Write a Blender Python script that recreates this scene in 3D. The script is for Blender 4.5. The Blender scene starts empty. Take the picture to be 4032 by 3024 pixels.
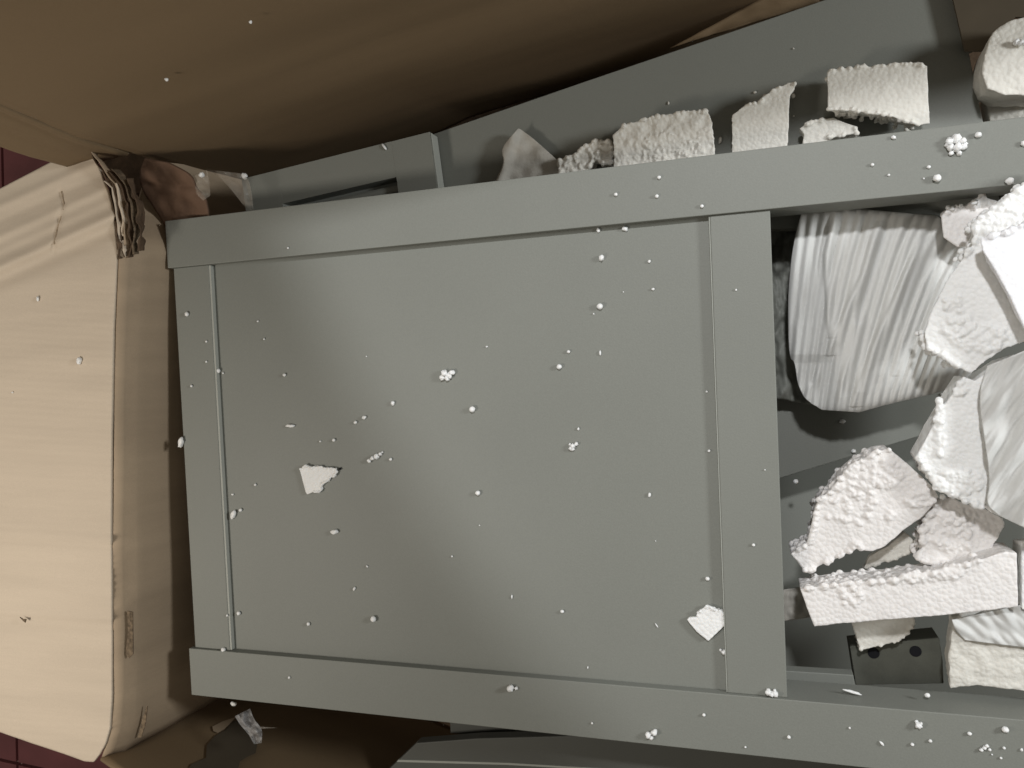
import bpy, bmesh, math, random
from mathutils import Vector, Matrix, noise
random.seed(7)
R = math.radians
C = bpy.context.scene.collection
SC = bpy.context.scene

# ------------------------------------------------------------------ camera
H = 0.72; F = 3028.0
Xw = Vector((9444, -339, -3028)).normalized()          # frame length direction, in camera axes (right, down, forward)
Yd = Vector((4800, 106600, 3028)); Yd = (Yd - Yd.dot(Xw) * Xw).normalized()
Mz = Xw.cross(Yd)

def P(px, py, z=0.0):
    """world point at height z seen at photo pixel (px, py)"""
    r = Vector(((px - 2016) / F, (py - 1512) / F, 1.0))
    t = (H - z) / Mz.dot(r); r = r * t
    return Vector((Xw.dot(r), -Yd.dot(r), z))

cam_d = bpy.data.cameras.new('camera'); cam = bpy.data.objects.new('camera', cam_d); C.objects.link(cam)
cam_d.sensor_width = 36.0; cam_d.lens = 36.0 * F / 4032.0; cam_d.clip_start = 0.01; cam_d.clip_end = 50
cam_d.dof.use_dof = False
cam.matrix_world = Matrix(((Xw.x, -Xw.y, -Xw.z, 0), (-Yd.x, Yd.y, Yd.z, 0), (-Mz.x, Mz.y, Mz.z, H), (0, 0, 0, 1)))
SC.camera = cam

# ------------------------------------------------------------------ light
w = bpy.data.worlds.new('World'); SC.world = w; w.use_nodes = True
bg = w.node_tree.nodes['Background']; bg.inputs[0].default_value = (1.0, 0.93, 0.82, 1); bg.inputs[1].default_value = 0.21

def lamp(name, kind, loc, target, energy, col, **kw):
    d = bpy.data.lights.new(name, kind); o = bpy.data.objects.new(name, d); C.objects.link(o)
    d.energy = energy; d.color = col
    for k, v in kw.items(): setattr(d, k, v)
    o.location = loc
    o.rotation_euler = (Vector(target) - Vector(loc)).to_track_quat('-Z', 'Y').to_euler()
    return o
lamp('ceiling_lamp', 'AREA', (-0.92, -0.32, 0.80), (-0.72, -0.2, 0), 4.7, (1.0, 0.93, 0.85), shape='DISK', size=0.22)
lamp('diagonal_shade_spot', 'SPOT', (0.10, 0.66, 1.35), (0.72, 0.76, 0), 58.0, (0.96, 0.97, 1.0), shadow_soft_size=0.045, spot_size=2 * math.radians(53.3), spot_blend=0.06)  # added spot; its cone edge imitates a diagonal shadow across the panel
lamp('window_light', 'AREA', (1.15, 0.22, 0.60), (-0.3, -0.1, 0.0), 11.0, (0.95, 0.98, 1.0), shape='DISK', size=0.24)

SC.view_settings.view_transform = 'Standard'; SC.view_settings.look = 'None'
SC.view_settings.exposure = 0.0; SC.view_settings.gamma = 1.0
SC.render.engine = 'CYCLES'

# ------------------------------------------------------------------ materials
def mat(name, base, rough=0.6, var=0.08, vscale=8, bump=0.0, bscale=400, second=None, stretch=(1, 1, 1), spec=0.3, sss=0.0, fine=0.0, fscale=900):
    m = bpy.data.materials.new(name); m.use_nodes = True; nt = m.node_tree; b = nt.nodes['Principled BSDF']
    b.inputs['Roughness'].default_value = rough; b.inputs['Specular IOR Level'].default_value = spec
    tc = nt.nodes.new('ShaderNodeTexCoord'); mp = nt.nodes.new('ShaderNodeMapping'); mp.inputs['Scale'].default_value = stretch
    nt.links.new(tc.outputs['Object'], mp.inputs['Vector'])
    n = nt.nodes.new('ShaderNodeTexNoise'); n.inputs['Scale'].default_value = vscale; n.inputs['Detail'].default_value = 6
    nt.links.new(mp.outputs[0], n.inputs['Vector'])
    r = nt.nodes.new('ShaderNodeValToRGB')
    s = second or tuple(c * (1 - 2 * var) for c in base)
    r.color_ramp.elements[0].position = 0.3; r.color_ramp.elements[0].color = (*s, 1)
    r.color_ramp.elements[1].position = 0.7; r.color_ramp.elements[1].color = (*base, 1)
    nt.links.new(n.outputs[0], r.inputs[0]); out = r.outputs[0]
    if fine > 0:
        f = nt.nodes.new('ShaderNodeTexNoise'); f.inputs['Scale'].default_value = fscale; f.inputs['Detail'].default_value = 2
        nt.links.new(tc.outputs['Object'], f.inputs['Vector'])
        mr = nt.nodes.new('ShaderNodeMapRange'); mr.inputs[1].default_value = 0.25; mr.inputs[2].default_value = 0.75
        mr.inputs[3].default_value = 1 - fine; mr.inputs[4].default_value = 1 + fine
        nt.links.new(f.outputs[0], mr.inputs[0])
        mx = nt.nodes.new('ShaderNodeVectorMath'); mx.operation = 'SCALE'
        nt.links.new(out, mx.inputs[0]); nt.links.new(mr.outputs[0], mx.inputs['Scale']); out = mx.outputs[0]
    nt.links.new(out, b.inputs['Base Color'])
    if bump:
        n2 = nt.nodes.new('ShaderNodeTexNoise'); n2.inputs['Scale'].default_value = bscale; n2.inputs['Detail'].default_value = 3
        nt.links.new(mp.outputs[0], n2.inputs['Vector'])
        bp = nt.nodes.new('ShaderNodeBump'); bp.inputs['Strength'].default_value = bump; bp.inputs['Distance'].default_value = 0.001
        nt.links.new(n2.outputs[0], bp.inputs['Height']); nt.links.new(bp.outputs[0], b.inputs['Normal'])
    if sss:
        b.inputs['Subsurface Weight'].default_value = sss; b.inputs['Subsurface Radius'].default_value = (1, 0.9, 0.8)
        b.inputs['Subsurface Scale'].default_value = 0.004
    return m

M = {}
M['paint'] = mat('grey_paint', (0.200, 0.206, 0.182), 0.55, 0.03, 6, bump=0.12, bscale=500, fine=0.05)
M['paint_shade'] = mat('grey_paint_shaded', (0.105, 0.107, 0.094), 0.6, 0.05, 8, bump=0.12, bscale=500, fine=0.05)  # grey paint darkened to stand for shade below the lower rail
M['paint_lit'] = mat('grey_paint_highlight', (0.36, 0.37, 0.33), 0.6, 0.04, 20)  # lighter grey that paints the brightness of lit edges
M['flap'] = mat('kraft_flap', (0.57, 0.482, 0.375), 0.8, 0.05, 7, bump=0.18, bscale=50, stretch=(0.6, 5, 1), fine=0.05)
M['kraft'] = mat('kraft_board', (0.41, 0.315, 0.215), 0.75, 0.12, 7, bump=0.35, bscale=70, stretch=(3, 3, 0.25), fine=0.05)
M['kraft_side_shaded'] = mat('kraft_side_shaded', (0.175, 0.122, 0.068), 0.75, 0.03, 3, bump=0.12, bscale=60, stretch=(0.4, 0.4, 3), fine=0.05)  # side cardboard darkened in colour to stand for shade
M['kraft_dark'] = mat('kraft_torn_shade', (0.13, 0.085, 0.052), 0.9, 0.25, 60, bump=0.6, bscale=300)  # torn-board brown; also paints shade on the box bottom
M['kraft_red'] = mat('kraft_inner', (0.155, 0.092, 0.058), 0.85, 0.12, 20, bump=0.5, bscale=150)
M['scuff'] = mat('scuffed_kraft', (0.20, 0.148, 0.095), 0.9, 0.35, 200, bump=0.8, bscale=500)
M['dark_brown'] = mat('dark_brown_flat', (0.085, 0.068, 0.045), 0.9, 0.1, 20)
M['tile'] = mat('maroon_tile', (0.16, 0.05, 0.052), 0.45, 0.2, 10)
M['grout'] = mat('grout', (0.38, 0.26, 0.24), 0.9, 0.1, 40)
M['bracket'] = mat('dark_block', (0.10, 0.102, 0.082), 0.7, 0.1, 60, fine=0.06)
M['hole'] = mat('hole_black', (0.008, 0.008, 0.01), 0.9, 0.0, 5)
M['sheet'] = mat('pe_foam_sheet', (0.60, 0.60, 0.575), 0.5, 0.04, 14, bump=0.2, bscale=260, sss=0.1)
M['paper'] = mat('foam_paper', (0.46, 0.44, 0.39), 0.8, 0.1, 60, bump=0.5, bscale=400)

def foam_mat(name, base, bump=0.35):
    m = mat(name, base, 0.62, 0.03, 25, sss=0.25); nt = m.node_tree; b = nt.nodes['Principled BSDF']
    tc = nt.nodes.new('ShaderNodeTexCoord'); v = nt.nodes.new('ShaderNodeTexVoronoi'); v.feature = 'SMOOTH_F1'
    v.inputs['Scale'].default_value = 270; v.inputs['Smoothness'].default_value = 0.2
    nt.links.new(tc.outputs['Object'], v.inputs['Vector'])
    n = nt.nodes.new('ShaderNodeTexNoise'); n.inputs['Scale'].default_value = 700; n.inputs['Detail'].default_value = 3
    nt.links.new(tc.outputs['Object'], n.inputs['Vector'])
    ad = nt.nodes.new('ShaderNodeMath'); ad.operation = 'MULTIPLY_ADD'; ad.inputs[1].default_value = -1.0
    sc_ = nt.nodes.new('ShaderNodeMath'); sc_.operation = 'MULTIPLY'; sc_.inputs[1].default_value = 0.25
    nt.links.new(n.outputs[0], sc_.inputs[0]); nt.links.new(v.outputs['Distance'], ad.inputs[0]); nt.links.new(sc_.outputs[0], ad.inputs[2])
    bp = nt.nodes.new('ShaderNodeBump'); bp.inputs['Strength'].default_value = bump; bp.inputs['Distance'].default_value = 0.003
    nt.links.new(ad.outputs[0], bp.inputs['Height']); nt.links.new(bp.outputs[0], b.inputs['Normal'])
    return m
M['foam'] = foam_mat('white_foam', (0.82, 0.82, 0.80), 0.28)
M['foam_smooth'] = foam_mat('smooth_foam', (0.82, 0.82, 0.83), 0.15)
M['foam_pale'] = foam_mat('pale_foam', (0.77, 0.745, 0.72), 0.32)
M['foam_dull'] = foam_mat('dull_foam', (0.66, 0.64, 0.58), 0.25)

def film_mat(name, alpha, col=(0.9, 0.9, 0.9)):
    m = bpy.data.materials.new(name); m.use_nodes = True; nt = m.node_tree; b = nt.nodes['Principled BSDF']
    b.inputs['Base Color'].default_value = (*col, 1); b.inputs['Roughness'].default_value = 0.18; b.inputs['Alpha'].default_value = alpha
    tc = nt.nodes.new('ShaderNodeTexCoord'); n = nt.nodes.new('ShaderNodeTexNoise'); n.inputs['Scale'].default_value = 120
    nt.links.new(tc.outputs['Object'], n.inputs['Vector'])
    bp = nt.nodes.new('ShaderNodeBump'); bp.inputs['Strength'].default_value = 0.8; bp.inputs['Distance'].default_value = 0.002
    nt.links.new(n.outputs[0], bp.inputs['Height']); nt.links.new(bp.outputs[0], b.inputs['Normal'])
    return m
M['film'] = film_mat('clear_film', 0.16)
M['tape'] = film_mat('clear_tape', 0.12, (0.7, 0.64, 0.55))

# ------------------------------------------------------------------ helpers
def thing(name, label, cat, loc=(0, 0, 0), group=None):
    o = bpy.data.objects.new(name, None); C.objects.link(o); o.empty_display_size = 0.02
    o.location = loc; o['label'] = label; o['category'] = cat
    if group: o['group'] = group
    return o

def obj(name, verts, faces, m, parent=None, label=None, cat=None, group=None, kind=None, smooth=False):
    """one mesh; verts in world coordinates, origin at the parent or at the mesh's own base"""
    if parent is not None:
        o0 = Vector((0, 0, 0)); q = parent
        while q is not None: o0 += Vector(q.location); q = q.parent
    else:
        n = len(verts); o0 = Vector((sum(v[0] for v in verts) / n, sum(v[1] for v in verts) / n, min(v[2] for v in verts)))
    me = bpy.data.meshes.new(name); me.from_pydata([tuple(Vector(v) - o0) for v in verts], [], faces); me.update()
    bm = bmesh.new(); bm.from_mesh(me); bmesh.ops.recalc_face_normals(bm, faces=bm.faces); bm.to_mesh(me); bm.free()
    me.materials.append(m)
    if smooth: me.shade_smooth()
    o = bpy.data.objects.new(name, me); C.objects.link(o)
    if parent is not None: o.parent = parent
    else: o.location = o0
    if label: o['label'] = label
    if cat: o['category'] = cat
    if group: o['group'] = group
    if kind: o['kind'] = kind
    return o

def box(name, x0, x1, y0, y1, z0, z1, m, parent=None, bev=0.0007, **kw):
    v = [(x, y, z) for z in (z0, z1) for y in (y0, y1) for x in (x0, x1)]
    f = [(0, 2, 3, 1), (4, 5, 7, 6), (0, 1, 5, 4), (2, 6, 7, 3), (0, 4, 6, 2), (1, 3, 7, 5)]
    o = obj(name, v, f, m, parent, **kw)
    if bev: bevel(o, bev)
    return o

def bevel(o, wd, seg=2):
    b = o.modifiers.new('bevel', 'BEVEL'); b.width = wd; b.segments = seg; b.limit_method = 'ANGLE'; b.angle_limit = R(40)

def prism(name, top, thick, m, parent=None, bev=0.0007, drop=(0, 0), **kw):
    """extruded outline, top = world points, thick down"""
    n = len(top); v = [tuple(p) for p in top] + [(p[0] + drop[0], p[1] + drop[1], p[2] - thick) for p in top]
    f = [tuple(range(n)), tuple(reversed(range(n, 2 * n)))] + [(i, n + i, n + (i + 1) % n, (i + 1) % n) for i in range(n)]
    o = obj(name, v, f, m, parent, **kw)
    if bev: bevel(o, bev)
    return o

def lerp_poly(pts, t):
    """point at fraction t of the length of a polyline of tuples"""
    L = [0]
    for a, b in zip(pts, pts[1:]): L.append(L[-1] + math.dist(a[:2], b[:2]))
    s = t * L[-1]
    for i in range(len(pts) - 1):
        if s <= L[i + 1] or i == len(pts) - 2:
            k = (s - L[i]) / max(1e-9, L[i + 1] - L[i]); return tuple(pts[i][j] + (pts[i + 1][j] - pts[i][j]) * k for j in range(len(pts[i])))

def chaikin(p, n=2):
    for _ in range(n):
        q = [p[0]]
        for a, b in zip(p, p[1:]):
            q += [tuple(a[i] * 0.75 + b[i] * 0.25 for i in range(len(a))), tuple(a[i] * 0.25 + b[i] * 0.75 for i in range(len(a)))]
        p = q + [p[-1]]
    return p

def sheet(name, left, right, nu, nv, zf, m, parent=None, thick=0.0008, wobble=None, **kw):
    """thin sheet between two edge polylines (pixel coords), zf(px,py) its height"""
    left = chaikin(left); right = chaikin(right)
    V = []; Fc = []
    for j in range(nv + 1):
        a = lerp_poly(left, j / nv); b = lerp_poly(right, j / nv)
        for i in range(nu + 1):
            px = a[0] + (b[0] - a[0]) * i / nu; py = a[1] + (b[1] - a[1]) * i / nu
            p = P(px, py, zf(px, py))
            if wobble: p = p + wobble(px, py)
            V.append(p)
    for j in range(nv):
        for i in range(nu):
            k = j * (nu + 1) + i; Fc.append((k, k + 1, k + nu + 2, k + nu + 1))
    o = obj(name, V, Fc, m, parent, smooth=True, **kw)
    s = o.modifiers.new('solid', 'SOLIDIFY'); s.thickness = thick; s.offset = 0
    return o

def icos(sub):
    bm = bmesh.new(); bmesh.ops.create_icosphere(bm, subdivisions=sub, radius=1)
    v = [x.co.copy() for x in bm.verts]; f = [tuple(q.index for q in x.verts) for x in bm.faces]; bm.free(); return v, f
I1 = icos(1); I2 = icos(2)

def foam(name, outline, z, thick, m='foam', label='', cat='foam piece', tilt=(0, 0), rough=(), br=0.0034, dens=1.0, top=(), vox=0.0009,
         parent=None, group='broken foam packing pieces', shrink=0.0, disp=0.0003, smooth_it=1, taper=0.0):
    """broken foam chunk: traced top outline pushed down by its thickness; 'rough' = outline edges (i,j) that are torn
    into beads, 'top' = (px,py,rx,ry,n) patches of proud beads on the upper face"""
    cx = sum(p[0] for p in outline) / len(outline); cy = sum(p[1] for p in outline) / len(outline)
    zt = lambda px, py: z + tilt[0] * (px - cx) / 1000 + tilt[1] * (py - cy) / 1000
    T = [P(px, py, zt(px, py)) for px, py in outline]; n = len(T)
    g = sum(T, Vector()) / n
    V = list(T) + [Vector((p.x + (g.x - p.x) * taper, p.y + (g.y - p.y) * taper, g.z - thick)) for p in T]
    Fc = [tuple(range(n)), tuple(reversed(range(n, 2 * n)))] + [(i, n + i, n + (i + 1) % n, (i + 1) % n) for i in range(n)]
    def ball(c, r):
        k = len(V); q = Matrix.Rotation(random.random() * 6, 3, 'Z'); sx, sy, sz = [random.uniform(0.85, 1.15) for _ in range(3)]
        V.extend([c + (q @ Vector((u.x * sx, u.y * sy, u.z * sz))) * r for u in I1[0]]); Fc.extend([tuple(a + k for a in f) for f in I1[1]])
    rg = range(n) if rough == 'all' else rough
    for i in rg:
        a = T[i]; b = T[(i + 1) % n]; L = (b - a).length; area = L * (thick + 0.004)
        for _ in range(int(area / (br * br * 2.3) * dens)):
            p = a.lerp(b, random.random()); d = random.uniform(-0.001, thick)
            if random.random() < 0.3: d = 0
            r = br * random.uniform(0.65, 1.2)
            ball(Vector((p.x, p.y, p.z - d)) + (g - p).normalized() * random.uniform(0.0, 0.6) * r, r)
    for (px, py, rx, ry, cnt) in top:
        for _ in range(int(cnt * 1.4)):
            t = random.random() * 6.283; k = math.sqrt(random.random()); x = px + rx * k * math.cos(t); y = py + ry * k * math.sin(t)
            r = br * random.uniform(0.6, 1.1); ball(P(x, y, zt(x, y) - r * random.uniform(0.0, 0.5)), r)
    o = obj(name, V, Fc, M[m], parent, label=label or None, cat=cat if parent is None else None, group=group if parent is None else None)
    rm = o.modifiers.new('remesh', 'REMESH'); rm.mode = 'VOXEL'; rm.voxel_size = vox; rm.use_smooth_shade = True
    sm = o.modifiers.new('smooth', 'SMOOTH'); sm.iterations = smooth_it; sm.factor = 0.5
    if disp:
        tx = bpy.data.textures.get('foam_relief') or bpy.data.textures.new('foam_relief', 'CLOUDS')
        tx.noise_scale = 0.012; tx.noise_depth = 3
        dm = o.modifiers.new('relief', 'DISPLACE'); dm.texture = tx; dm.strength = disp * 4; dm.mid_level = 0.5; dm.texture_coords = 'GLOBAL'
    return o

def px(s, ox, oy, pts): return [(ox + a / s, oy + b / s) for a, b in pts]

# ------------------------------------------------------------------ room floor
ZF = -0.30
fl = obj('floor', [(-3, -3, ZF - 0.01), (3, -3, ZF - 0.01), (3, 3, ZF - 0.01), (-3, 3, ZF - 0.01)], [(0, 1, 2, 3)], M['grout'], kind='structure')
ja = P(68, 3000, ZF); jb = P(10, 660, ZF)
ax = Vector((jb.x - ja.x, jb.y - ja.y, 0)).normalized(); ay = Vector((ax.y, -ax.x, 0))      # along the joint / to the right of it
tv = [(x, y, z) for z in (0, 0.01) for y in (0, 1) for x in (0, 1)]
TS = 0.30; gap = 0.006
for i in range(-3, 4):
    for j in range(-3, 6):
        o0 = ja + ay * (i * TS + gap / 2) + ax * (j * TS)
        a = TS - gap
        c = [o0, o0 + ay * a, o0 + ay * a + ax * a, o0 + ax * a]
        prism('floor_tile', [Vector((q.x, q.y, ZF)) for q in c], 0.009, M['tile'], fl, bev=0)

# ------------------------------------------------------------------ cardboard box
ZT = 0.053; ZB = -0.27
C1 = P(548, 612, 0.02); C2 = P(395, 2992, ZT)
carton = thing('cardboard_box', 'large open brown cardboard box with torn corner and one end flap folded out flat', 'cardboard box', (-0.2, -0.1, ZB))
def wall(name, a, b, z0a, z1a, m, bulge=0.0, nu=60, nv=40, z1b=None, seed=0, rip=0.0008, lean=0.0):
    V = []; Fc = []; a = Vector((a[0], a[1], 0)); b = Vector((b[0], b[1], 0)); nrm = Vector((-(b - a).y, (b - a).x, 0)).normalized()
    z1b = z1a if z1b is None else z1b
    for j in range(nv + 1):
        for i in range(nu + 1):
            s = i / nu; zt = z1a + (z1b - z1a) * s; z = z0a + (zt - z0a) * j / nv; p = a.lerp(b, s)
            d = bulge * math.sin(math.pi * s) + lean * (z - z0a) + rip * 3 * noise.noise(Vector((s * 4 + seed, z * 12, seed)))
            V.append(Vector((p.x, p.y, z)) + nrm * d)
    for j in range(nv):
        for i in range(nu):
            k = j * (nu + 1) + i; Fc.append((k, k + 1, k + nu + 2, k + nu + 1))
    o = obj(name, V, Fc, m, carton, smooth=True); s = o.modifiers.new('solid', 'SOLIDIFY'); s.thickness = 0.0035; s.offset = 0
    return o
# long side wall at the top of the picture, standing tall
wd = P(3300, -160, 0.0); dirw = (wd - C1); dirw.z = 0; dirw.normalize()
Wend = Vector((C1.x, C1.y, 0)) + dirw * 1.05
def long_wall():
    V = []; Fc = []; nu = 90; nv = 60; nrm = Vector((-dirw.y, dirw.x, 0)); a = Vector((C1.x, C1.y, 0))
    for j in range(nv + 1):
        z = ZB + (0.42 - ZB) * j / nv
        for i in range(nu + 1):
            s = i / nu; p = a.lerp(Wend, s); k = z - 0.10
            d = 0.10 * max(0, k) + 0.15 * max(0, -k) * min(1, 0.15 + s * 3) + 0.012 * math.exp(-(k / 0.05) ** 2) * min(1, s * 3)
            d += 0.004 * noise.noise(Vector((s * 5, z * 9, 3))) * min(1, s * 6) + 0.0008 * noise.noise(Vector((s * 3, z * 60, 9)))
            V.append(Vector((p.x, p.y, z)) + nrm * d)
    for j in range(nv):
        for i in range(nu):
            k = j * (nu + 1) + i; Fc.append((k, k + 1, k + nu + 2, k + nu + 1))
    o = obj('side_wall', V, Fc, M['kraft_side_shaded'], carton, smooth=True); s = o.modifiers.new('solid', 'SOLIDIFY'); s.thickness = 0.0035; s.offset = 0
long_wall()
# the side flap's extension beyond the corner
def corner_ext():
    a = Vector((C1.x, C1.y, 0)); b = a - dirw * 0.075
    V = []; Fc = []; nu = 16; nv = 20
    for j in range(nv + 1):
        for i in range(nu + 1):
            s = i / nu; z = 0.035 + (0.42 - 0.035) * j / nv; p = a.lerp(b, s)
            d = 0.10 * max(0, z - 0.10) - 0.003 * math.exp(-((s - 0.08) / 0.05) ** 2) + 0.002 * noise.noise(Vector((s * 4, z * 20, 5)))
            V.append(Vector((p.x, p.y, z)) + Vector((-dirw.y, dirw.x, 0)) * d)
    for j in range(nv):
        for i in range(nu):
            k = j * (nu + 1) + i; Fc.append((k, k + 1, k + nu + 2, k + nu + 1))
    o = obj('side_flap', V, Fc, M['kraft_side_shaded'], carton, smooth=True); s = o.modifiers.new('solid', 'SOLIDIFY'); s.thickness = 0.0035; s.offset = 0
corner_ext()
# near side wall (bottom of the picture)
D2 = Vector((0.55, -0.80, 0))
wall('side_wall', C2, D2, ZB, ZT, M['kraft_side_shaded'], bulge=-0.002, seed=8, z1b=0.25)
# end wall below the flap fold
def end_wall():
    V = []; Fc = []; nu = 70; nv = 30
    topline = [(590, 620), (545, 760), (520, 840), (475, 940), (462, 1000), (447, 1300), (439, 1700), (437, 2100), (440, 2500), (440, 2750), (430, 2880), (395, 2992)]
    for i in range(nu + 1):
        s = i / nu; q = lerp_poly(topline, s); zt = ZT - 0.055 * max(0.0, min(1.0, (960 - q[1]) / 160.0)); t = P(q[0], q[1], zt)
        for j in range(nv + 1):
            k = j / nv; z = zt + (ZB - zt) * k
            d = 0.008 * math.exp(-((k - 0.0) / 0.06) ** 2) - 0.004 * math.exp(-((z - 0.028) / 0.006) ** 2) + 0.0025 * noise.noise(Vector((s * 5, k * 6, 2)))
            V.append(Vector((t.x - 0.0008 - d + 0.008 + 0.035 * k, t.y, z - 0.0035)))
    for i in range(nu):
        for j in range(nv):
            k = i * (nv + 1) + j; Fc.append((k, k + 1, k + nv + 2, k + nv + 1))
    o = obj('end_wall', V, Fc, M['kraft'], carton, smooth=True); s = o.modifiers.new('solid', 'SOLIDIFY'); s.thickness = 0.0035; s.offset = 0
end_wall()
obj('box_bottom', [(-0.70, -0.9, ZB), (0.7, -0.9, ZB), (0.7, 1.0, ZB), (-0.70, 0.5, ZB)], [(0, 1, 2, 3)], M['kraft_dark'], carton)  # bottom coloured dark in place of shade inside the box

# end flap, folded out, with bends and a crack
L_top = [(-420, 960), (-200, 850), (0, 742), (150, 664), (250, 612), (300, 592), (328, 583), (352, 604), (376, 632), (396, 680), (408, 712), (428, 770), (448, 850)]
def flap_z(x, y):
    s = y + 0.45 * x
    z = ZT
    g = lambda c, wdt: math.exp(-((s - c) / wdt) ** 2)
    z += 0.0050 * g(1052, 28) + 0.0022 * g(930, 20) + 0.0026 * g(812, 22) + 0.0010 * g(985, 18)
    z -= 0.0030 * g(1105, 34) + 0.0015 * g(872, 20)
    if s < 1052: z -= 0.000022 * (1052 - s)
    z -= 0.0008 * math.exp(-((y - 2128 - 0.06 * x) / 14) ** 2) - 0.0010 * math.exp(-((y - 2100 - 0.06 * x) / 16) ** 2)
    z -= 0.0012 * math.exp(-((y - 2440 - 0.06 * x) / 20) ** 2) - 0.0010 * math.exp(-((y - 2410 - 0.06 * x) / 20) ** 2)
    z += 0.0009 * noise.noise(Vector((x / 400, y / 260, 1))) + 0.0003 * noise.noise(Vector((x / 300, y / 45, 4)))
    z += 0.00012 * math.sin((y - 0.06 * x) / 4.3) * max(0, min(1, (s - 1150) / 300))
    # crack across the bends
    for (x0, y0), (x1, y1) in zip([(238, 755), (250, 800), (232, 862), (212, 965)], [(250, 800), (232, 862), (212, 965), (210, 985)]):
        d = Vector((x1 - x0, y1 - y0)); t = max(0, min(1, (Vector((x - x0, y - y0)).dot(d)) / d.length_squared)); q = Vector((x0, y0)) + d * t
        z -= 0.0016 * math.exp(-((Vector((x, y)) - q).length / 10) ** 2)
    e = max(0.0, (x - 395) / 55.0)
    z -= 0.0012 * min(1.5, e) ** 3
    return z
def flap():
    V = []; Fc = []; nu = 150; nv = 330
    rt = [(448, 850), (462, 1000), (447, 1300), (439, 1700), (437, 2100), (440, 2500), (440, 2750), (432, 2870), (414, 2930), (388, 2975), (368, 3000)]
    bt = [(368, 3000), (330, 2997), (250, 2968), (120, 2925), (0, 2883), (-200, 2820), (-420, 2750)]
    # columns run at fixed x; each from the top edge to the bottom edge
    def edge(pts, x):
        for a, b in zip(pts, pts[1:]):
            lo, hi = (a, b) if a[0] <= b[0] else (b, a)
            if lo[0] <= x <= hi[0]: return lo[1] + (hi[1] - lo[1]) * (x - lo[0]) / max(1e-6, hi[0] - lo[0])
        return None
    def rx(y):
        pts = [(328, 583), (352, 604), (376, 632), (396, 680), (408, 712), (428, 770), (448, 850)] + rt[1:]
        for a, b in zip(pts, pts[1:]):
            if a[1] <= y <= b[1]: return a[0] + (b[0] - a[0]) * (y - a[1]) / (b[1] - a[1])
        return pts[-1][0]
    for j in range(nv + 1):
        v = j / nv
        for i in range(nu + 1):
            u = (i / nu)
            # bilinear between left edge line and right edge line
            yr = 583 + (3000 - 583) * v; xr = rx(yr)
            x = -420 + (xr + 420) * u
            xt = min(x, 328); yt = edge([(-420, 960), (-200, 850), (0, 742), (150, 664), (250, 612), (300, 592), (328, 583)], xt)
            xb = min(x, 368); yb = edge(list(reversed(bt)), xb) or 3000
            y = yt + (yb - yt) * v
            if x > 328: 
                k = (x - 328) / max(1.0, xr - 328 + 1e-6); y = y * (1 - k) + yr * k
            jag = 0.6 * noise.noise(Vector((y / 12, 0, 7))) if i == nu else 0
            V.append(P(x + jag, y, flap_z(x, y)))
    for j in range(nv):
        for i in range(nu):
            k = j * (nu + 1) + i; Fc.append((k, k + 1, k + nu + 2, k + nu + 1))
    o = obj('end_flap', V, Fc, M['flap'], carton, smooth=True); s = o.modifiers.new('solid', 'SOLIDIFY'); s.thickness = 0.003; s.offset = -1
flap()

# torn corner: layers of ripped liner standing on edge
def ribbon(path, hgt, m, wob=0.002, thick=0.0006, seed=0, name='corner_layer'):
    V = []; Fc = []; n = 44
    for i in range(n + 1):
        q = lerp_poly(path, i / n); p = P(q[0], q[1], q[2]); a = noise.noise(Vector((i * 0.14, seed, 0))); b = noise.noise(Vector((i * 0.22, seed, 9)))
        off = Vector((a, b, 0)) * wob
        for k in range(4):
            t = k / 3
            V.append(p + off + Vector((0.0025 * t * math.sin(i * 0.3 + seed), 0.0015 * t, -hgt * t * (1 + 0.9 * b))))
    for i in range(n):
        for k in range(3):
            v = i * 4 + k; Fc.append((v, v + 1, v + 5, v + 4))
    o = obj(name, V, Fc, m, carton, smooth=True); s = o.modifiers.new('solid', 'SOLIDIFY'); s.thickness = thick; s.offset = 0
base = [(322, 525, 0.07), (345, 575, 0.066), (368, 622, 0.062), (405, 675, 0.058), (440, 722, 0.056), (462, 800, 0.055), (470, 880, 0.053), (478, 950, 0.05), (470, 1010, 0.045)]
def shift(path, dx, dy=0, k=1.0, dz=0.0): return [(x + dx * (0.15 + min(1, max(0, (y - 560) / 200))) * k, y + dy, z + dz) for x, y, z in path]
ribbon(base, 0.007, M['kraft_dark'], seed=1, wob=0.003)
ribbon(shift(base, 12), 0.008, M['kraft'], seed=2, wob=0.003)
ribbon([(408, 712, 0.057), (440, 740, 0.057), (450, 800, 0.056), (462, 880, 0.056), (470, 960, 0.05), (478, 1000, 0.048)], 0.010, M['flap'], wob=0.0012, seed=4, thick=0.001)
ribbon([(456, 720, 0.056), (468, 790, 0.056), (482, 850, 0.054), (480, 920, 0.05), (486, 930, 0.05)], 0.006, M['flap'], wob=0.0015, seed=5, thick=0.0022)
ribbon(shift(base[3:], 30), 0.009, M['kraft_dark'], seed=6, wob=0.0035)
ribbon(shift(base[3:], 44, -10), 0.008, M['scuff'], seed=7, wob=0.0035)
ribbon(shift(base[4:], 62, -20), 0.007, M['kraft_dark'], seed=8, wob=0.0035)
ribbon([(500, 800, 0.05), (508, 860, 0.05), (514, 920, 0.045), (505, 975, 0.04), (480, 1000, 0.04)], 0.004, M['kraft'], seed=9, thick=0.0008)
ribbon([(462, 1000, 0.052), (468, 960, 0.052), (486, 945, 0.05), (482, 985, 0.05), (495, 1012, 0.046)], 0.003, M['flap'], wob=0.0008, seed=10, thick=0.0006)
ribbon([(452, 870, 0.0545), (462, 960, 0.0545), (470, 1020, 0.052)], 0.004, M['kraft_dark'], wob=0.0004, seed=12, thick=0.001)
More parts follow.
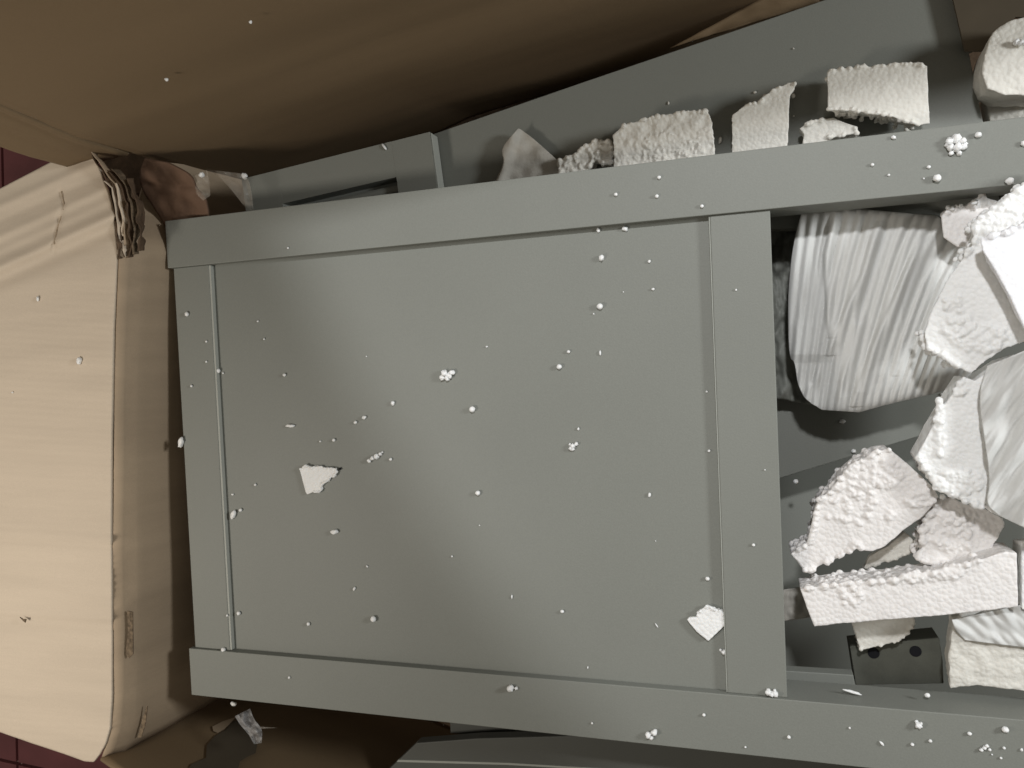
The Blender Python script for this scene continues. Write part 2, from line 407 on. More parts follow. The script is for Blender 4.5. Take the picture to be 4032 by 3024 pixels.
# brown mass of crushed board behind the ribbons
sheet('crushed_corner', [(395, 655), (432, 740), (450, 860), (458, 960), (475, 1022)], [(430, 690), (515, 735), (568, 810), (572, 890), (515, 985), (480, 1024)], 24, 30,
      lambda x, y: 0.042 - 0.00022 * (x - 440) + 0.004 * noise.noise(Vector((x / 25, y / 60, 3))), M['kraft_dark'], carton, thick=0.002)
# red-brown inner flap behind the frame corner
sheet('inner_flap', [(572, 622), (548, 690), (560, 745), (600, 805), (640, 865), (655, 900)], [(660, 640), (755, 685), (772, 740), (808, 770), (822, 830), (825, 880)], 26, 26,
      lambda x, y: 0.018 - 0.00012 * (y - 620) - 0.004 * math.exp(-((y - 725 - 0.05 * x + 30) / 12) ** 2) + 0.003 * noise.noise(Vector((x / 60, y / 40, 8))), M['kraft_red'], carton, thick=0.003)
sheet('inner_flap', [(2640, 190), (2760, 150), (2890, 112)], [(3100, -60), (3200, -30), (3230, 10)], 20, 8, lambda x, y: -0.105 + 0.004 * noise.noise(Vector((x / 80, y / 50, 8))), M['kraft_side_shaded'], carton, thick=0.003)
prism('corner_filler', [P(a, b, -0.03) for a, b in [(380, 560), (560, 590), (640, 640), (640, 720), (560, 760), (470, 760), (395, 640)]], 0.18, M['kraft_dark'], carton, bev=0)  # filler added to close the corner gap with dark brown
# dark patch, lighter patch and scuffs on the near corner
def on_line_wall(name, pts, m, zf): 
    prism(name, [P(a, b, zf(a, b)) for a, b in pts], 0.001, m, carton, bev=0)
def on_near_wall(x, y, off=0.004):
    """point of the near side wall seen at a pixel"""
    d = (Vector((D2.x, D2.y, 0)) - Vector((C2.x, C2.y, 0))).normalized(); nrm = Vector((-d.y, d.x, 0)); o = Vector((0, 0, H)); q = P(x, y, 0) - o
    t = (Vector((C2.x, C2.y, 0)) + nrm * off - o).dot(nrm) / q.dot(nrm); return o + q * t
def wall_patch(name, pts, m, off=0.004):
    T = [on_near_wall(x, y, off) for x, y in pts]; n = len(T); d = (T[0] - T[0])
    back = [on_near_wall(x, y, off - 0.001) for x, y in pts]
    obj(name, T + back, [tuple(range(n)), tuple(reversed(range(n, 2 * n)))] + [(i, n + i, n + (i + 1) % n, (i + 1) % n) for i in range(n)], m, carton)
wall_patch('corner_layer', px(2.765, 500, 2600, [(1195, 655), (1300, 760), (1420, 900), (1400, 1010), (1330, 1040), (1230, 1100), (1180, 1300), (600, 1300), (700, 1130), (860, 1060), (870, 920), (960, 820), (1080, 750), (1130, 680)]), M['dark_brown'])  # irregular dark brown patch laid on the near wall
wall_patch('corner_layer', px(2.765, 500, 2600, [(930, 720), (1040, 665), (1190, 615), (1120, 690), (1060, 750), (990, 790), (940, 770)]), M['kraft'], 0.0045)
on_line_wall('scuff_mark', px(1.088, 0, 1500, [(545, 985), (568, 990), (570, 1170), (552, 1188), (538, 1170), (548, 1080)]), M['scuff'], lambda a, b: 0.0405)
on_line_wall('scuff_mark', px(1.088, 0, 1500, [(632, 1392), (622, 1470), (606, 1525), (590, 1530), (608, 1455), (628, 1395)]), M['scuff'], lambda a, b: 0.0215)
on_line_wall('scuff_mark', px(1.088, 0, 1500, [(84, 1012), (97, 1020), (112, 1021), (107, 1036), (98, 1028)]), M['scuff'], lambda a, b: 0.0575)
for pa, pb in (((240, 752), (251, 800)), ((251, 800), (248, 826)), ((240, 850), (222, 905)), ((222, 905), (211, 962))):
    on_line_wall('crack', [(pa[0] - 1, pa[1]), (pa[0] + 1, pa[1]), (pb[0] + 1.5, pb[1]), (pb[0] - 1.5, pb[1])], M['kraft'], lambda a, b: flap_z(a - 12, b) + 0.0005)
prism('shade_sheet', [P(a, b, -0.06) for a, b in [(3740, -60), (4200, -60), (4200, 70), (4000, 66), (3960, 95), (3905, 150), (3880, 200), (3800, 200)]], 0.003, M['dark_brown'], carton, bev=0)  # dark sheet added in place of shadow at the wall's right end

# clear tape scraps
def crumple(name, l, r, z, m, amp, parent, n=14, **kw):
    return sheet(name, l, r, n, n, lambda x, y: z + amp * noise.noise(Vector((x / 22, y / 22, z * 50))) * 2, m, parent, thick=0.0003, **kw)
crumple('tape_scrap', [(760, 690), (768, 760), (800, 790)], [(815, 668), (825, 720), (828, 770)], 0.004, M['tape'], 0.003, carton)
crumple('tape_scrap', [(818, 668), (870, 700), (930, 770), (990, 850)], [(930, 680), (975, 690), (992, 760), (1000, 850)], -0.02, M['tape'], 0.003, carton)
crumple('tape_scrap', [(925, 2820), (948, 2858), (975, 2885), (1000, 2930)], [(985, 2790), (1000, 2835), (1035, 2870), (1030, 2925)], -0.01, M['film'], 0.009, carton)
crumple('tape_scrap', [(1010, 2860), (1020, 2870)], [(1080, 2865), (1090, 2866)], -0.02, M['tape'], 0.002, carton, n=6)

# ------------------------------------------------------------------ the big grey frame
fr = thing('cabinet_side_frame', 'large grey painted frame with one recessed panel and open right bay, lying across the box', 'cabinet frame', (-0.3, -0.1, -0.046))
YT, YTi, YBi, YB = 0.178, 0.1245, -0.3135, -0.3680
XL = -0.6360
box('rail', XL, 0.62, YTi, YT, -0.046, 0, M['paint'], fr)
box('rail', XL - 0.001, 0.62, YB, YBi, -0.046, 0, M['paint'], fr)
box('stile', XL + 0.0045, -0.5835, YBi, YTi, -0.026, -0.004, M['paint'], fr, bev=0.0009)
box('stile', -0.0370, 0.0150, YBi, YTi, -0.026, -0.004, M['paint'], fr, bev=0.0009)
box('panel', -0.590, -0.030, YBi - 0.004, YTi + 0.004, -0.016, -0.0100, M['paint'], fr, bev=0)
box('edge_highlight', -0.5835, -0.5812, YBi + 0.0005, YTi - 0.0005, -0.0098, -0.0046, M['paint_lit'], fr, bev=0.0002, label='painted highlight on the inner edge of the left stile')  # pale strip painting the light on this inner edge
box('edge_highlight', -0.0379, -0.0370, YBi + 0.0005, YTi - 0.0005, -0.0098, -0.0043, M['paint_lit'], fr, bev=0.0003, label='thin painted highlight on the inner edge of the right stile')  # same painted highlight, thinner, for the right stile
box('stile', 0.57, 0.62, YBi, YTi, -0.026, -0.004, M['paint'], fr)

def surf_z(a, b):
    p = P(a, b, 0)
    if p.y > YTi or p.y < YBi: return 0.0
    p = P(a, b, -0.004)
    if -0.0370 < p.x < 0.015 or p.x < -0.5835: return -0.004
    return -0.010

# ------------------------------------------------------------------ small framed panel behind, upper left
ZP = -0.052
A = P(962, 702, ZP); Bp = P(1692, 519, ZP)
u = Vector((Bp.x - A.x, Bp.y - A.y, 0)).normalized(); v = Vector((u.y, -u.x, 0))          # v points down the picture
Lp = (Vector((Bp.x, Bp.y, 0)) - Vector((A.x, A.y, 0))).length
sp = thing('framed_door', 'small grey framed door with a recessed centre, tucked behind the big frame at upper left', 'cabinet door', (A.x, A.y, ZP - 0.018))
def ubox(name, s0, s1, t0, t1, z0, z1, m, parent, bev=0.0007, label=None):
    base = Vector((A.x, A.y, 0)); c = [base + u * s + v * t for s, t in ((s0, t0), (s1, t0), (s1, t1), (s0, t1))]
    o = prism(name, [Vector((q.x, q.y, z1)) for q in c], z1 - z0, m, parent, bev=bev)
    if label: o['label'] = label
    return o
q0 = P(1112, 792, ZP); q1 = P(1560, 697, ZP); bA = Vector((A.x, A.y, 0))
s0 = (Vector((q0.x, q0.y, 0)) - bA).dot(u); s1 = (Vector((q1.x, q1.y, 0)) - bA).dot(u); t0 = (Vector((q1.x, q1.y, 0)) - bA).dot(v)
ubox('rail', s0, s1, 0, t0, ZP - 0.018, ZP - 0.0001, M['paint'], sp, bev=0)
ubox('stile', -0.004, s0, 0, 0.26, ZP - 0.018, ZP, M['paint'], sp, bev=0.0002)
ubox('stile', s1, Lp, 0, 0.26, ZP - 0.018, ZP, M['paint'], sp, bev=0.0002)
ubox('edge_highlight', Lp, Lp + 0.0012, 0.001, 0.26, ZP - 0.018, ZP - 0.001, M['paint_lit'], sp, bev=0.0005, label='pale cut edge')  # end face painted pale as if lit from the right
ubox('inner_moulding', s0 + 0.0005, s1 - 0.0005, t0 + 0.005, t0 + 0.014, ZP - 0.016, ZP - 0.0085, M['paint'], sp, bev=0.003)
ubox('panel', s0 - 0.004, s1 + 0.004, t0 - 0.004, 0.24, ZP - 0.024, ZP - 0.0185, M['paint'], sp, bev=0)

# ------------------------------------------------------------------ long grey boards
ZG = -0.072
def gz(a, b): return ZG
pts = [(1500, 598), (1722, 522), (2300, 322), (3000, 84), (3245, 0), (3500, -88), (3735, -90), (3768, 0), (3815, 110), (3850, 172), (3846, 180), (3812, 190), (3840, 330), (3905, 640), (3960, 900), (1500, 900)]
lb = thing('long_board', 'long plain grey board leaning behind the top rail, widest toward the right', 'board', tuple(P(2800, 450, ZG - 0.018)))
prism('board_face', [P(a, b, ZG) for a, b in pts], 0.018, M['paint'], lb)
dk = thing('lower_board', 'plain grey board lying slanted deep in the open bay under the white sheet', 'board', tuple(P(3400, 1700, -0.15)))
prism('board_face', [P(a, b, -0.13) for a, b in [(2700, 1560), (2960, 1480), (3400, 1400), (4200, 1150), (4200, 1560), (3620, 1717), (3250, 1828), (3066, 1884), (2700, 1990)]], 0.018, M['paint'], dk)
bb = thing('bottom_board', 'grey board with a painted edge highlight, lying below the lower rail at the picture foot', 'board', tuple(P(2200, 2980, -0.1)))
e1 = [(1640, 2926), (1880, 2908), (2250, 2898), (4200, 2960), (4200, 3500), (1440, 3500), (1520, 3040)]
prism('edge_highlight', [P(a, b, -0.0988) for a, b in [(1568, 2992), (2000, 3004), (2600, 3040), (2600, 3046), (2000, 3012), (1562, 3000)]], 0.004, M['paint_lit'], bb, bev=0)  # highlight line along the board edge, painted pale
prism('board_face', [P(a, b, -0.10) for a, b in e1], 0.016, M['paint_shade'], bb, bev=0.0012)  # face painted dark in place of shade under the rail
bd = thing('short_board', 'grey board end painted dark for shade, showing just under the lower rail', 'board', tuple(P(2000, 2880, -0.15)))
prism('board_face', [P(a, b, -0.13) for a, b in [(1768, 2780), (1774, 2888), (1990, 2902), (2300, 2885), (2600, 2800), (2300, 2700)]], 0.018, M['paint_shade'], bd)
db = thing('fill_board', 'added grey board filling the very bottom of the open bay', 'board', tuple(P(3300, 2300, -0.22)))
prism('board_face', [P(a, b, -0.20) for a, b in [(2500, 700), (4300, 700), (4300, 2900), (2500, 2900)]], 0.018, M['paint'], db)  # board added to darken the bay bottom
# strip rail seen low in the bay, behind the dark block
sr = thing('narrow_rail', 'narrow grey rail lying low beside the inner face of the lower rail', 'rail', tuple(P(3250, 2660, -0.08)))
prism('rail_face', [P(a, b, -0.062) for a, b in [(2900, 2625), (3100, 2642), (3360, 2658), (3370, 2720), (2900, 2690)]], 0.014, M['paint'], sr)

# dark two-hole block
hb = thing('drilled_block', 'dark grey wooden block with two round black holes, beside the wrapped foam block', 'wood block', tuple(P(3550, 2620, -0.1)))
zb = -0.075
prism('block_body', [P(a, b, zb) for a, b in [(3346, 2545), (3500, 2530), (3698, 2512), (3712, 2600), (3716, 2692), (3370, 2698)]], 0.03, M['bracket'], hb)
for hx, hy in ((3440, 2572), (3605, 2565)):
    c = P(hx, hy, zb + 0.0006); n = 20; r = 0.0052
    vv = [(c.x + r * math.cos(6.2832 * i / n), c.y + r * math.sin(6.2832 * i / n), zb + 0.0006) for i in range(n)]
    prism('screw_hole', [Vector(q) for q in vv], 0.0004, M['hole'], hb, bev=0)

# ------------------------------------------------------------------ pleated foam sheet
Lf = [(3165, 806), (3123, 959), (3105, 1134), (3102, 1212), (3108, 1411), (3129, 1420), (3141, 1514), (3171, 1574), (3238, 1613)]
Rt = [(3690, 850), (3790, 940), (3860, 1050), (3880, 1200), (3870, 1350), (3850, 1440), (3774, 1526), (3503, 1588), (3382, 1622)]
folds = [((3298, 810), (3252, 1000), (3262, 1230), (3268, 1330), 9, 0.004), ((3455, 870), (3400, 1080), (3300, 1300), (3262, 1400), 13, 0.006), ((3640, 930), (3560, 1100), (3440, 1370), (3360, 1600), 14, 0.007),
         ((3710, 980), (3640, 1120), (3560, 1330), (3520, 1480), 10, 0.0035), ((3385, 1200), (3350, 1400), (3320, 1500), (3305, 1620), 12, 0.005), ((3240, 1410), (3215, 1480), (3190, 1530), (3172, 1574), 9, 0.003)]
def sheet_z(x, y):
    k = (y - 806) / 800.0
    uu = x + (y - 806) * (0.12 + 0.42 * max(0, min(1, (x - 3105) / 600)))
    z = -0.052 - 0.020 * max(0, (x - 3550) / 300) - 0.014 * max(0, k - 0.6)
    z += 0.0015 * math.sin(uu / 7.6 + 0.8 * noise.noise(Vector((x / 160, y / 500, 2)))) * (0.7 + 0.5 * noise.noise(Vector((x / 90, y / 260, 5))))
    z += 0.007 * noise.noise(Vector((uu / 80, y / 900, 11))) + 0.0003 * noise.noise(Vector((x / 14, y / 90, 11)))
    for a, b, c, d, wd_, am in folds:
        ps = (a, b, c, d)
        for q0_, q1_ in zip(ps, ps[1:]):
            if q0_[1] <= y <= q1_[1]:
                fx = q0_[0] + (q1_[0] - q0_[0]) * (y - q0_[1]) / (q1_[1] - q0_[1]); e = min(1, (y - a[1]) / 80, (d[1] - y) / 80 + 0.3)
                dd = x - fx; z += am * max(0, e) * (math.exp(-(dd / wd_) ** 2) if dd < 0 else math.exp(-(dd / (wd_ * 2.3)) ** 2))
    z -= 0.005 * math.exp(-max(0, x - 3103) / 12.0) + 0.008 * math.exp(-max(0, y - 806 - 0.06 * (x - 3160)) / 10.0) + 0.008 * math.exp(-max(0, 1630 - 0.25 * max(0, x - 3350) - y) / 16.0)
    # the underlying layer starts below y=1400 at the left
    if y > 1395 + 0.0 * x and x < 3290: z -= 0.0035 * min(1, (3290 - x) / 60) * min(1, (y - 1395) / 34)
    return z
sheet('foam_sheet', Lf, Rt, 220, 260, sheet_z, M['sheet'], thick=0.001, label='white pleated soft foam sheet folded in the open bay beside the upright stile', cat='foam sheet')
# dark crumpled wrap left and right of it, deeper
sheet('plastic_wrap', [(2940, 640), (2975, 1100), (2990, 1400), (3000, 1560)], [(3300, 640), (3230, 1100), (3220, 1400), (3230, 1600)], 60, 90,
      lambda x, y: -0.105 + 0.012 * noise.noise(Vector((x / 60, y / 90, 21))) + 0.004 * noise.noise(Vector((x / 20, y / 30, 3))), M['paint'], thick=0.001,
      label='dim grey wrinkled wrapping left of the pleated white sheet', cat='wrapping')
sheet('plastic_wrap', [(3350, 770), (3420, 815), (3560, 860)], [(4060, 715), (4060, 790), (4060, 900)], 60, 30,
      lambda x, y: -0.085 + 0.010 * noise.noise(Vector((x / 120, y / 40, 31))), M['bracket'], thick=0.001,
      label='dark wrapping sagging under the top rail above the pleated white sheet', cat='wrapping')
sheet('foam_wrap', [(3030, 2330), (3040, 2380), (3050, 2450)], [(3230, 2300), (3230, 2350), (3230, 2425)], 40, 24,
      lambda x, y: -0.095 + 0.004 * noise.noise(Vector((x / 30, y / 30, 41))), M['paper'], thick=0.001,
      label='grey scrap of soft wrap deep beside the stile, left of the long foam bar', cat='foam wrap')

# ------------------------------------------------------------------ foam chunks in the bay
foam('foam_block', [(3705, 850), (3745, 818), (3830, 800), (3870, 770), (3960, 800), (3960, 960), (3850, 965), (3775, 975), (3715, 935)], -0.03, 0.03, 'foam_pale',
     'small pinkish foam lump touching the right end of the pleated sheet', taper=0.35, rough=(0, 1, 2), dens=0.5, top=((3745, 822, 25, 8, 3),))
foam('foam_block', [(3838, 880), (3900, 820), (3960, 790), (4032, 720), (4200, 640), (4250, 1250), (4040, 1345), (3960, 1372), (3885, 1420), (3825, 1474), (3770, 1448), (3700, 1400), (3645, 1365), (3640, 1310), (3660, 1240), (3700, 1160), (3740, 1085), (3790, 1020), (3812, 985), (3842, 945)],
     0.012, 0.035, 'foam', 'large bright white foam chunk at the right edge, lying across the pleated sheet end', taper=0.35, rough=(0, 1, 2, 3, 10, 11, 12, 17, 18, 19), dens=0.45,
     top=((3960, 880, 110, 60, 150), (3850, 1330, 110, 60, 90), (3760, 1250, 60, 90, 26)), tilt=(0.02, -0.01))
foam('foam_block', [(3858, 935), (3960, 915), (4060, 870), (4250, 850), (4250, 1600), (4110, 1420), (4032, 1290), (3975, 1168), (3915, 1060), (3868, 985)], 0.036, 0.020, 'foam_smooth',
     'smooth pure white foam slab resting on the large bright chunk at the right edge', taper=0.3, rough=(0, 1), dens=0.25, disp=0.0002)
foam('foam_block', [(3795, 1482), (3840, 1500), (3880, 1470), (3960, 1420), (4250, 1350), (4250, 2150), (4032, 2075), (3905, 2020), (3885, 1985), (3870, 2000), (3800, 1975), (3745, 1945), (3705, 1920), (3655, 1872), (3607, 1800), (3660, 1700), (3725, 1590)],
     0.000, 0.035, 'foam', 'wedge of white foam with a beaded lower left corner, half under the wrinkled film', rough=(8, 9, 10, 11, 12, 13), dens=0.6,
     top=((3770, 1900, 100, 50, 110), (3700, 1690, 16, 120, 40), (3780, 1530, 30, 30, 8)), tilt=(0.02, 0.0))
sheet('wrapping_film', [(3888, 1440), (3850, 1560), (3880, 1750), (3900, 1900), (3880, 1985), (3935, 2030)], [(4160, 1330), (4180, 1500), (4180, 1700), (4180, 1900), (4180, 2050), (4180, 2150)], 70, 90,
      lambda x, y: 0.012 + 0.00004 * (x - 3900) + 0.006 * noise.noise(Vector(((x + y * 0.6) / 60, (y - x * 0.5) / 200, 51))) + 0.002 * noise.noise(Vector(((x + 0.7 * y) / 16, (y - x) / 150, 5))), M['sheet'], thick=0.0006,
      label='thin wrinkled whitish film draped over the foam wedge at the right edge', cat='film')
foam('foam_block', px(1.954, 2900, 1650, [(1180, 235), (1310, 340), (1510, 520), (1560, 600), (1440, 750), (1280, 860), (1140, 980), (1050, 1020), (960, 1010), (925, 960), (880, 1020), (700, 1100), (560, 1175), (520, 1165), (415, 1040), (545, 965), (590, 850), (600, 700), (640, 610), (740, 540), (800, 440), (930, 330), (1080, 250)]),
     -0.022, 0.034, 'foam_pale', 'big broken foam chunk with hollow pits, leaning near the stile above the long bar', rough=(8, 9, 10, 11, 12, 14, 15, 16, 17, 18, 19, 20, 21, 22), dens=0.7,
     top=((3440, 1870, 110, 60, 120), (3620, 1960, 60, 40, 30), (3350, 1990, 110, 90, 45), (3510, 2030, 20, 20, 6)), tilt=(0.01, -0.01))
foam('foam_block', [(3500, 2150), (3560, 2095), (3600, 2128), (3608, 2158), (3560, 2190), (3480, 2215), (3400, 2242), (3425, 2190)], -0.058, 0.008, 'foam_dull',
     'thin pointed foam shard in the gap under the big pitted chunk', rough=(2, 3, 4, 5), br=0.002, dens=0.6, vox=0.0009)
foam('foam_block', [(3700, 1962), (3745, 1955), (3800, 1985), (3870, 2000), (3950, 2040), (3957, 2062), (3925, 2130), (3885, 2195), (3850, 2212), (3800, 2205), (3770, 2232), (3700, 2222), (3625, 2212), (3615, 2190), (3630, 2160), (3620, 2085), (3650, 2075), (3640, 2040)],
     -0.03, 0.03, 'foam_pale', 'knobbly foam lump between the foam wedge and the long bar', taper=0.25, rough=(10, 11, 12, 13, 14, 15, 16, 17), dens=0.8,
     top=((3740, 2100, 90, 80, 75), (3790, 2040, 60, 30, 20)), disp=0.0012)
foam('foam_bar', [(3151, 2320), (3300, 2300), (3500, 2283), (3650, 2262), (3750, 2240), (3860, 2205), (3960, 2172), (4005, 2178), (4010, 2389), (3744, 2421), (3400, 2448), (3207, 2466), (3176, 2390)], -0.008, 0.036, 'foam_pale',
     'long straight foam bar with a crumbly upper edge, above the drilled block', rough=(0, 1, 2, 3, 4), dens=0.55, top=((3650, 2270, 110, 22, 40), (3350, 2350, 60, 40, 14), (3760, 2245, 60, 20, 22)), cat='foam bar')
foam('foam_block', [(3343, 2425), (3600, 2415), (3605, 2460), (3560, 2512), (3525, 2530), (3450, 2548), (3388, 2562), (3372, 2520)], -0.058, 0.014, 'foam_dull',
     'torn foam flake poking out below the long foam bar over the drilled block', taper=0.3, rough=(2, 3, 4, 6), br=0.002, dens=0.3, vox=0.0009)
foam('foam_block', [(3752, 2440), (3900, 2400), (4250, 2370), (4250, 2760), (3960, 2712), (3860, 2702), (3742, 2712), (3735, 2600)], -0.030, 0.035, 'foam_dull',
     'square wrapped foam block at the lower right, above the lower rail', taper=0.12, rough=(), dens=0.3, disp=0.001)
sheet('wrapping_film', [(3748, 2440), (3760, 2480), (3800, 2520)], [(4120, 2360), (4120, 2470), (4120, 2560)], 50, 40,
      lambda x, y: -0.026 + 0.004 * noise.noise(Vector(((x - y) / 40, (y + x) / 120, 61))) + 0.0012, M['sheet'], thick=0.0006,
      label='crinkled white film over the top of the square wrapped block, lower right', cat='film')
foam('foam_strip', [(4022, 2130), (4100, 2120), (4100, 2420), (4024, 2400)], -0.02, 0.03, 'foam', 'narrow upright sliver of foam at the very right edge past the long bar end', taper=0.2, rough=(), disp=0.0003, cat='foam strip')
foam('foam_block', [(3765, 2800 - 420), (3850, 2375), (3890, 2400), (3790, 2440)], -0.028, 0.01, 'foam', 'small bright foam nub between the long bar and the wrapped block', rough=(0, 1), br=0.002, vox=0.0009)

# ------------------------------------------------------------------ foam pieces behind the top rail
zt_ = -0.048
sheet('foam_paper', [(2040, 506), (1985, 570), (1976, 600), (1988, 640), (1940, 735)], [(2048, 508), (2100, 545), (2160, 600), (2215, 650), (2250, 730)], 40, 40,
      lambda x, y: -0.062 + 0.006 * math.exp(-((x - 2020 + (y - 520) * 0.3) / 28) ** 2) + 0.003 * noise.noise(Vector((x / 50, y / 50, 71))), M['paper'], thick=0.001,
      label='thin grey scrap of foam wrap folded at its left side, behind the top rail', cat='foam wrap')
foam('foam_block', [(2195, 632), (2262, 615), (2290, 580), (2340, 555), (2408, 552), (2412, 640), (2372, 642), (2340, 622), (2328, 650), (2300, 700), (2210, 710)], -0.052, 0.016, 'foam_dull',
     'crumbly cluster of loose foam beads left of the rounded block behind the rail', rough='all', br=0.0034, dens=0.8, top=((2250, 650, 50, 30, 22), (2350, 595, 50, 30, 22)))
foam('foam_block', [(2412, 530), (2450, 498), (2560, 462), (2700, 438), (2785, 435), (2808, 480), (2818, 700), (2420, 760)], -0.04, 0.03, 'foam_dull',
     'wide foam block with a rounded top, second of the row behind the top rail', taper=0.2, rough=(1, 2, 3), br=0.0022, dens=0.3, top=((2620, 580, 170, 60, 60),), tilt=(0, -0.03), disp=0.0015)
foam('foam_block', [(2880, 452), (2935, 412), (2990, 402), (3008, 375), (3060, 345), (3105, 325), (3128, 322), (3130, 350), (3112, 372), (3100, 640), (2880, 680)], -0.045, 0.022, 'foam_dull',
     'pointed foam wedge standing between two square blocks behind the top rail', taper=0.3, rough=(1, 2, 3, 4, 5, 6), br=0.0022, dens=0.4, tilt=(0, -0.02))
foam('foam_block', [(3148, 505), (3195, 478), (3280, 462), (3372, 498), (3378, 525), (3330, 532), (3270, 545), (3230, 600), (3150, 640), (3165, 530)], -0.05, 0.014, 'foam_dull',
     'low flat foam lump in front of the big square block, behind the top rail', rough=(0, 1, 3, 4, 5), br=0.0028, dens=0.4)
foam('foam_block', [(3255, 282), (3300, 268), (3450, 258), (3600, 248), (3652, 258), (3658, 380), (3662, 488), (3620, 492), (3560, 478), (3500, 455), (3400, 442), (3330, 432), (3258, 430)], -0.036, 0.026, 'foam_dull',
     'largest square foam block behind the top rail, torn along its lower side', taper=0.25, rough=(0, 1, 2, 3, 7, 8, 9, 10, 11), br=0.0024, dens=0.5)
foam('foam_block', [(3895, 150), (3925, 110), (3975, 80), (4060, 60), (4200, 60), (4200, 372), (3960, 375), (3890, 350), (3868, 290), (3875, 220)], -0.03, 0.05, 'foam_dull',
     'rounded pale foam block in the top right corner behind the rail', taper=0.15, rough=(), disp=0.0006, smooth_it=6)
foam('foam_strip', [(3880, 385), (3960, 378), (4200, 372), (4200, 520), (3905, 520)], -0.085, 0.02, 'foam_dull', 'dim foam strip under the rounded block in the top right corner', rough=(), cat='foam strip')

# ------------------------------------------------------------------ the two flat chips on the panel
foam('foam_chip', px(1.659, 600, 1700, [(960, 245), (1000, 220), (1040, 232), (1085, 225), (1120, 235), (1195, 242), (1205, 262), (1185, 295), (1160, 297), (1145, 325), (1118, 335), (1098, 362), (1105, 385), (1080, 398), (1045, 396), (1010, 410), (1000, 395)]),
     -0.0065, 0.0033, 'foam', 'flat foam chip with one straight left edge, on the left half of the grey panel', rough=(0, 1, 2, 3, 4, 5, 6, 7, 8, 9, 10, 11, 12, 13), br=0.0014, dens=0.9, vox=0.0006, cat='foam chip', group='loose foam crumbs', disp=0.0001)
foam('foam_chip', px(1.659, 1900, 1600, [(1335, 1395), (1350, 1380), (1400, 1378), (1402, 1345), (1440, 1325), (1465, 1300), (1510, 1320), (1530, 1332), (1565, 1335), (1575, 1365), (1588, 1410), (1580, 1435), (1475, 1535), (1400, 1475), (1345, 1410)]),
     -0.0055, 0.0040, 'foam', 'flat fan shaped foam chip with a pointed lower end, beside the right stile', rough=(2, 3, 4, 5, 6, 7, 8), br=0.0013, dens=0.5, vox=0.0006, cat='foam chip', group='loose foam crumbs', disp=0.0001)

